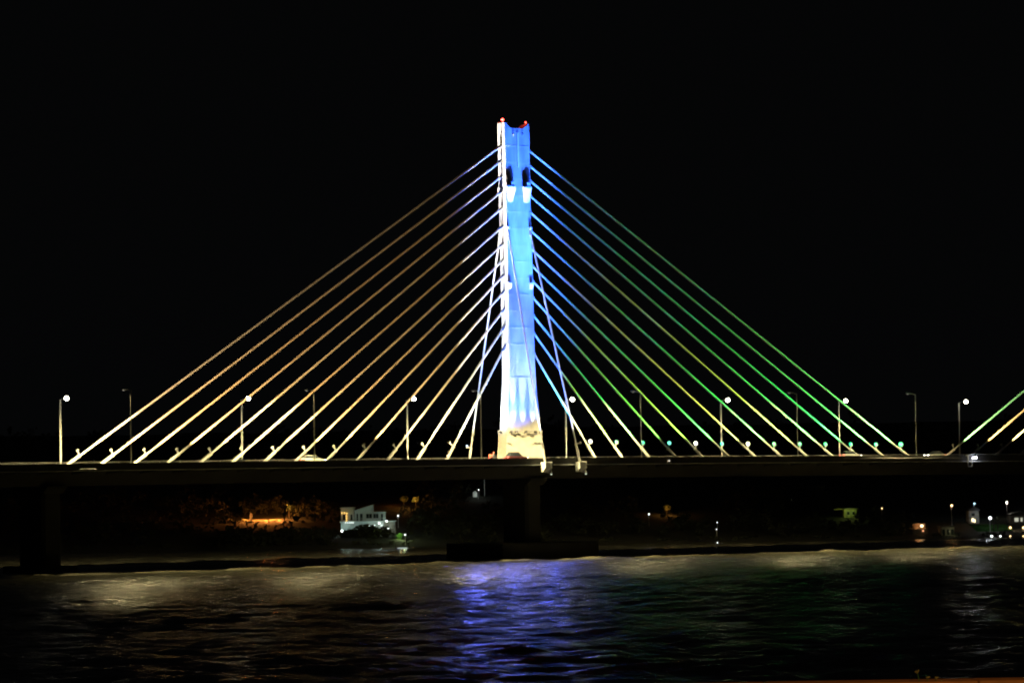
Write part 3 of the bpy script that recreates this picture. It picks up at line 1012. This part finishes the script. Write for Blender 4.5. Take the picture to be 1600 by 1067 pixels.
for (a, b2, y0, y1) in ((572.5, 581.5, 802.5, 809.5), (583.7, 591.5, 802.5, 809.5)):
    o = hbox('window', a - .5, b2 + .5, y0 - .5, y1 + .5, .16 if a < 583 else .44, .3 if a < 583 else .6, M_HWALL)
    hbox('pane', a, (a + b2) / 2 - .2, y0, y1, .12 if a < 583 else .38, .2 if a < 583 else .5, M_HDARK, o)
    hbox('pane', (a + b2) / 2 + .2, b2, y0, y1, .12 if a < 583 else .38, .2 if a < 583 else .5, M_HDARK, o)
for (a, b2, d) in ((557.5, 560, .15), (563, 567, .15), (595.5, 598.8, .45)):
    hbox('door', a, b2, 802.5, 813.3, d, d + .2, M_HDARK)
hbox('curtain', 560.1, 562.9, 803.5, 813.3, .17, .3, M_HWALL)
hbox('window', 536, 540, 803.5, 812.5, .34, .5, M_HDARK)
hbox('window', 548, 551, 803.5, 812.5, .34, .5, M_HDARK)
hbox('pillar', 545.4, 546.6, 800.5, 813.4, -.6, -.3, M_HWALL)
# glass balustrade with posts
for k in range(9):
    xx = 555 + k * 5.6
    hbox('baluster', xx, xx + .5, 809.8, 813.4, -1.3, -1.22, M_GALV)
hbox('handrail', 555, 600.5, 809.3, 809.9, -1.32, -1.2, M_GALV)
M_FAIRY = glow('fairy_lamp', (1, .55, .12), 9)
M_DOT = glow('terrace_lamp', (.95, 1, .97), 5)
for (x, y) in ((535, 801.3), (539, 801.3), (542.6, 801.8), (542, 806), (542, 809.5), (542, 813)):
    bm = bmesh.new(); add_ball(bm, (hx(x), -.35, hz(x, y)), .10, 1); obj('string_lamp', bm, M_FAIRY, house)
for k in range(5):
    bm = bmesh.new(); x = 540.5 + 3.0 * k; add_ball(bm, (hx(x), -1.55, hz(x, 816.4)), .09, 1); obj('terrace_lamp', bm, M_DOT, house)
for (x, y, r) in ((535.2, 829, .26), (593.2, 817, .2), (604.5, 814, .2), (607, 824.5, .24), (596.5, 825, .2), (578, 820.5, .13), (586, 820, .09)):
    bm = bmesh.new(); add_ball(bm, (hx(x), -1.75 if x < 600 else -.2, hz(x, y)), r, 2); obj('terrace_lamp', bm, M_DOT, house)
hbox('lit_doorway', 594.6, 598.2, 819, 832, -.06, .05, glow('lit_glass', (.9, 1, .92), 1.1))
def hl(px, py, d, p, col=(.62, 1, .88)):
    light('house_light', 'POINT', uv(uh + hx(px), HV + d, zh + hz(px, py)), p * .19, col, radius=.15)
hl(536, 828, -2.3, 260); hl(548, 818, -3.0, 170); hl(575, 818.5, -2.6, 150, (.7, 1, .9)); hl(604, 813, -1.0, 150); hl(607, 824, -.8, 140, (.8, 1, .7)); hl(594, 818, -2.4, 160)
hl(565, 800, -7, 170, (.7, 1, .92)); hl(590, 800, -7, 120, (.7, 1, .92))
tree(573, 848, 3.0, 2.4, 'broad dark bush in front of the white house terrace', 31, (1.35, .8, .85), M_LEAFD, 2200, .34, v=HV - 6, cat='bush', name='bush')
tree(551, 850, 1.7, 1.7, 'low dark bush below the white house at its left corner', 33, (1.7, .8, .75), M_LEAFD, 1100, .32, v=HV - 5, cat='bush', name='bush')
tree(600, 850, 2.4, 1.9, 'low dark bush under the house annexe beside the green hedge', 34, (1.5, .8, .75), M_LEAFD, 1000, .32, v=HV - 5, cat='bush', name='bush')
far_lamp(622, 805.5, .22, M_WHITE, 'single white lamp right of the white house roof', 3.0, 30, (.9, 1, .95))
far_lamp(633, 835, .2, M_WHITE, 'white lamp beside the green-lit hedge', 3.0, 90, (.75, 1, .5))
# green-lit hedge blocks below
Pg = sight(624, 850, 768)
ug_ = (Pg - Vector((CAM.x, CAM.y, Pg.z))).dot(U2)
gh = thing('hedge', 'bright green-lit stepped hedge below the white house annexe', 'hedge', uv(ug_, 768, Pg.z), UROT)
M_GRN = mat('hedge_leaves', (.10, .26, .04), .8, noise=.5, nscale=1.8)
for (cx, cz, rx, rz) in ((0, 2.1, .75, .5), (0.05, 1.2, .8, .6), (0, .3, .85, .45)):
    bm = bmesh.new()
    crown_mesh(bm, (cx, 0, cz), 1.0, 600, .15, (rx, .5, rz), int(cz * 100))
    obj('foliage', bm, M_GRN, gh)
light('hedge_light', 'POINT', uv(ug_ + .5, 766, Pg.z + 2.2), 240, (.8, 1, .45), radius=.15)
# jetty with a glowing edge
Pj = sight(618, 858.5, 741)
uj = (Pj - Vector((CAM.x, CAM.y, Pj.z))).dot(U2)
jt = thing('jetty', 'low jetty with a white lit edge at the water below the house', 'jetty', uv(uj, 741, 0), UROT)
bm = bmesh.new()
add_box(bm, (0, 5, .18), (6.5, 11, .3))
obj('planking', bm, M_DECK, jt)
bm = bmesh.new()
add_box(bm, (-1.6, -.56, .24), (3.0, .1, .12)); obj('edge_board', bm, M_HWALL, jt)
bm = bmesh.new()
add_box(bm, (1.6, -.56, .24), (2.2, .1, .16)); obj('glowing_edge', bm, glow('jetty_glow', (.85, 1, 1), .7), jt)  # lit edge and its reflection put in as a glowing board, no lamp
for x in (-3, 0, 3):
    bm = bmesh.new(); add_tube(bm, (x, -.3, -1.6), (x, -.3, .9), .11, n=8); obj('pile', bm, M_BARK, jt)

# ------------------------------------------------------------------ lamp and mast behind the bridge, left of the pylon
far_lamp(748, 765, .17, M_DOT, 'small white lamp left of the pylon under the deck', 2.5, 40, (.9, 1, .95))
u, v, z = hit(757, 775)
ms = thing('mast', 'thin pale mast with stay lines on the hill left of the pylon', 'mast', uv(u, v, z), UROT)
bm = bmesh.new(); add_tube(bm, (0, 0, 0), (0, 0, 4.6), .12, .07, n=8); obj('pole', bm, M_HWALL, ms)
bm = bmesh.new(); add_tube(bm, (0, 0, 4.4), (-2.2, 0, 2.2), .04, n=5); add_tube(bm, (0, 0, 4.2), (.5, 0, 4.6), .04, n=5); obj('stay_line', bm, M_HWALL, ms)
light('mast_light', 'POINT', uv(u - .6, v - 2, z + 3.4), 22, (.85, 1, .95), radius=.1)
u, v, z = hit(742.5, 776)
sh = thing('shed', 'small pale shed beside the white lamp on the hill left of the pylon', 'shed', uv(u, v, z), UROT)
bm = bmesh.new(); add_box(bm, (0, 0, .5), (1.1, 1.2, 1.2)); obj('wall', bm, M_HWALL, sh)
bm = bmesh.new(); add_prism(bm, [(-.75, 1.1), (.75, 1.1), (0, 1.6)], -.75, .75, 1); obj('roof', bm, M_GREY, sh)
light('shed_light', 'POINT', uv(u + .3, v - 1.8, z + .8), 26, (.85, 1, .92), radius=.1)

# ------------------------------------------------------------------ right-hand bank
far_lamp(1014, 803, .22, M_DOT, 'lone small white lamp right of the pylon on the dark bank', 3.0)
far_lamp(1120.5, 816, .12, M_DOT, 'upper of two small white lamps stacked above a water glint', 4.0)
far_lamp(1119.5, 826.5, .12, M_DOT, 'lower of two small white lamps stacked above a water glint', 2.0)
far_lamp(1121, 847.5, .2, M_DOT, 'low white marker lamp at the water edge, mid right', .6, v=746, squash=.45)  # glowing ball stands in for the lamps' reflection in the water
far_lamp(1378, 794, .2, M_WARM, 'small orange lamp right of the green-lit house', 3.0)
far_lamp(1487, 789.5, .36, M_WARM, 'large orange street lamp above the right bank', 5.0, 160, (1, .5, .15))
far_lamp(1522.5, 786.5, .28, M_BLUISH, 'bluish lamp over the grey house on the right bank', 4.0, 60, (.5, .85, 1))
far_lamp(1573, 785, .34, glow('cream_lens', (1, .93, .75), 4), 'cream lamp high at the right, above the floodlight', 4.0, 60, (1, .9, .7), squash=1.5)
fl_base = far_lamp(1547, 809, .5, glow('flood_lens', (.9, .95, 1), 4), 'big bluish-white floodlight over the green lawn', 3.5, 90, (.85, .93, 1))
far_lamp(1578.5, 824, .34, M_WARM, 'warm round lamp at the lawn right end', 1.6, 60, (1, .8, .45), v=766)
far_lamp(1599, 824, .34, M_WARM, 'warm round lamp cut by the right picture edge', 1.6, 60, (1, .8, .45), v=766)
for (px, r, lm, lab) in ((1549.5, .42, M_WHITE, 'wide white lamp at the water edge below the floodlight'), (1563, .34, M_WHITE, 'second white lamp at the water edge, right of the wide one'),
                         (1578.5, .28, M_WARM, 'warm low lamp at the water edge under the round lawn lamp'), (1599, .28, M_WARM, 'warm low lamp at the water edge on the right picture edge')):
    far_lamp(px, 837.3, r, lm, lab, .5, v=748, squash=.55)  # each glowing ball imitates a lamp's reflection on the water

# green-lit house
def small_house(px, py, wpx, hpx, lab, wall, dep=5.0, name='house', roof=None):
    u, v, z = hit(px, py)
    k = v / FPX
    t = thing(name, lab, 'house', uv(u, v, z), UROT)
    W_, H_ = wpx * k, hpx * k
    bm = bmesh.new(); add_box(bm, (0, dep / 2, H_ / 2 - .15), (W_, dep, H_ + .3)); obj('wall', bm, wall, t)
    bm = bmesh.new(); add_prism(bm, [(-W_ / 2 - .3, H_ + .001), (W_ / 2 + .3, H_ + .001), (W_ / 2 + .3, H_ + .2), (0, H_ + (roof or .2) + .2), (-W_ / 2 - .3, H_ + .2)], -.35, dep + .3, 1); obj('roof', bm, M_DARK, t)
    return t, uv(u, v, z), k
def win(t, x0, x1, z0, z1, m_, name='window', y=0.0, frame=True):
    bm = bmesh.new(); add_box(bm, ((x0 + x1) / 2, y - .03, (z0 + z1) / 2), (x1 - x0 + .16, .1, z1 - z0 + .16)); o = obj(name, bm, M_HWALL if frame else m_, t)
    bm = bmesh.new(); add_box(bm, ((x0 + x1) / 2, y - .07, (z0 + z1) / 2), (x1 - x0, .08, z1 - z0)); obj('pane', bm, m_, o)
M_LIME = mat('lime_wall', (.34, .36, .16), .85, noise=.25, nscale=.8)
t, P, k = small_house(1329, 808.5, 20, 13, 'yellow-green lit house with post-carried porch on right bank', M_LIME)
bm = bmesh.new(); add_box(bm, (-3.0, 1.5, 2.1), (1.9, 2.4, .3)); obj('porch_roof', bm, M_LIME, t)
for x in (-.9, .1, 1.0):
    bm = bmesh.new(); add_box(bm, (x, -.4, .9), (.09, .09, 1.9)); obj('post', bm, M_DARK, t)
win(t, -.9, -.2, .7, 1.5, M_HDARK); win(t, .4, 1.0, .7, 1.5, M_HDARK)
light('house_green_light', 'POINT', P - V2 * 2.2 + U2 * -.6 + Vector((0, 0, 1.7)), 95, (.78, 1, .22), radius=.15)
# kiosk with an orange lit band
u, v, z = hit(1439, 834)
ks = thing('kiosk', 'flat-roofed kiosk with glowing orange opening on right bank', 'kiosk', uv(u, v, z), UROT)
k = v / FPX
bm = bmesh.new(); add_box(bm, (0, 1.7, .55), (23 * k, 3, 1.2)); obj('wall', bm, M_STONE, ks)
bm = bmesh.new(); add_box(bm, (0, 1.5, 2.55), (26 * k, 3.8, .2)); obj('roof', bm, M_DARK, ks)
bm = bmesh.new(); add_box(bm, (0, 3.0, 1.8), (20 * k, .2, 1.3)); obj('back_wall', bm, M_OCHRE, ks)
for x in (-1.6, 1.6):
    bm = bmesh.new(); add_box(bm, (x, .3, 1.8), (.15, .15, 1.3)); obj('post', bm, M_BARK, ks)
bm = bmesh.new(); add_ball(bm, (.35, .9, 1.9), .32, 2, (1.2, 1, 1)); obj('lamp', bm, glow('kiosk_lamp', (1, .72, .4), 4), ks)
bm = bmesh.new(); add_ball(bm, (.5, -.15, .75), .2, 2); obj('lamp', bm, glow('kiosk_lamp_low', (1, .45, .2), 1.6), ks)
light('kiosk_light', 'POINT', uv(u, v + 1.6, z + 2.0), 55, (1, .42, .14), radius=.15)
# arcade
t, P, k = small_house(1481, 836, 20, 13, 'dim low house with arched openings right of the kiosk', M_STONE)
for x in (-.95, .1, 1.05):
    bm = bmesh.new()
    pts = [(x - .34, .1), (x + .34, .1)] + [(x + .34 * math.cos(a), 1.1 + .34 * math.sin(a)) for a in [i * math.pi / 8 for i in range(9)]]
    add_prism(bm, pts, -.03, .1, 1); obj('arch', bm, M_HDARK, t)
light('arcade_light', 'POINT', P - V2 * 1.6 + U2 * .7 + Vector((0, 0, .9)), 16, (1, .95, .5), radius=.1)
# grey house with a lit window
t, P, k = small_house(1522, 817, 16, 19, 'grey rendered house with one warm lit window by the floodlight', M_HWALL, roof=.9)
M_LITW = glow('lit_window', (1, .80, .45), 3.0)
win(t, -.55, -.1, .35, 1.15, M_LITW); win(t, .02, .3, .15, .95, M_LITW)
win(t, -.6, .2, 1.7, 2.4, M_HDARK)
light('grey_house_light', 'POINT', P - V2 * 3 + U2 * 1.0 + Vector((0, 0, 2.2)), 30, (.85, .92, 1), radius=.2)
# house at the right edge
t, P, k = small_house(1592, 819, 26, 14, 'house at the right picture edge with two pale lit windows', M_STONE, roof=.7)
M_LITP = glow('lit_window_pale', (.95, .95, .75), .55)
win(t, -1.0, -.1, .7, 1.6, M_LITP); win(t, .45, .9, .7, 1.6, M_LITP)
# lawn under the floodlight
V, F = [], []
ul = np.linspace(hit(1522, 826)[0], hit(1577, 826)[0], 24)
vl = np.linspace(764, 776, 12)
bmL = bmesh.new()
rw = random.Random(5)
for k in range(2600):
    u = rw.uniform(ul[0], ul[-1]); v = rw.uniform(763, 776)
    p = uv(u, v, terrain(u, v))
    a = rw.uniform(0, 3.14)
    d = Vector((math.cos(a), math.sin(a), 0)) * .12
    tip = p + Vector((rw.gauss(0, .1), rw.gauss(0, .1), rw.uniform(.25, .5)))
    bmL.faces.new([bmL.verts.new(p - d), bmL.verts.new(p + d), bmL.verts.new(tip)])
M_LAWN = mat('lawn', (.05, .17, .03), .9, noise=.4, nscale=1.5)
struct(obj('lawn_grass', bmL, M_LAWN), 'stuff', 'green lawn lit by the floodlight on the right bank')
light('lawn_light', 'POINT', uv((ul[0] + ul[-1]) / 2, 766, 4.6), 110, (.9, 1, .9), radius=.2)
tree(1552.5, 830, 3.0, .9, 'slender young tree in front of the floodlit lawn', 41, (.6, .6, .8), M_LEAFD, 120, .2, v=764)
tree(1559, 830, 3.4, .8, 'second slender tree on the lawn, right of the first', 42, (.55, .55, .9), M_LEAFD, 110, .2, v=765)
# rock showing above the water, right
Pr = sight(1553, 854.5, 690)
bm = bmesh.new()
vv = add_ball(bm, (0, 0, 0), .9, 3, (1.8, 1.1, .62))
rr = random.Random(2)
for v_ in bm.verts:
    v_.co *= 1 + .25 * math.sin(v_.co.x * 4.1 + 1) * math.cos(v_.co.y * 3.3 + v_.co.z * 5) + rr.uniform(-.04, .04)
rock = obj('rock', bm, M_STONE, None, (Pr.x, Pr.y, .05))
tag(rock, 'small rock breaking the water surface below the floodlight', 'rock')

# ------------------------------------------------------------------ wall top at the photographer's terrace
wl = thing('terrace_wall', 'orange-lit terrace wall top crossing the bottom right corner', 'wall', uv(0, 20, 10.0), UROT)
M_COPE = mat('terracotta_coping', (.46, .22, .085), .75, noise=.35, nscale=9, bump=.15)
bm = bmesh.new()
add_box(bm, (0, .1, .36), (14, .22, .78))
obj('masonry', bm, M_OCHRE, wl)
joint = (1520 - 800) / FPX * 20 - .0
x = joint - 8 * 1.3
k = 0
while x < 6.5:
    bm = bmesh.new()
    add_box(bm, (x + .65, .1 + rnd.uniform(-.004, .004), .79 + rnd.uniform(-.0015, .0015)), (1.294, .30, .042))
    obj('coping_stone', bm, M_COPE, wl, bevel=.004)
    x += 1.3
light('terrace_sodium_light', 'POINT', uv(3.5, 14.5, 13.4), 420, (1, .50, .14), radius=.2)
for (px, py, h, lab, sd) in ((1437, 1062, .060, 'tallest pale weed sprouting from the wall top, left of three', 1), (1450, 1062, .026, 'tiny pale weed on the wall top, middle of three', 2), (1463, 1062, .022, 'tiny pale weed on the wall top, right of three', 3)):
    P = sight(px, py, 20.0)
    t = thing('weed', lab, 'plant', (P.x, P.y, 10.811), UROT, 'weeds on the terrace wall')
    rr = random.Random(sd)
    bm = bmesh.new()
    add_tube(bm, (0, .02, 0), (-.012 if sd == 1 else 0, .02, h), .0035, .002, n=5)
    obj('stem', bm, M_LAWN, t)
    bm = bmesh.new()
    crown_mesh(bm, (-.012 if sd == 1 else 0, .02, h), .014, 26, .007, (1, 1, .9), sd)
    obj('leaves', bm, mat('pale_weed', (.42, .42, .20), .8, noise=.2, nscale=20), t)
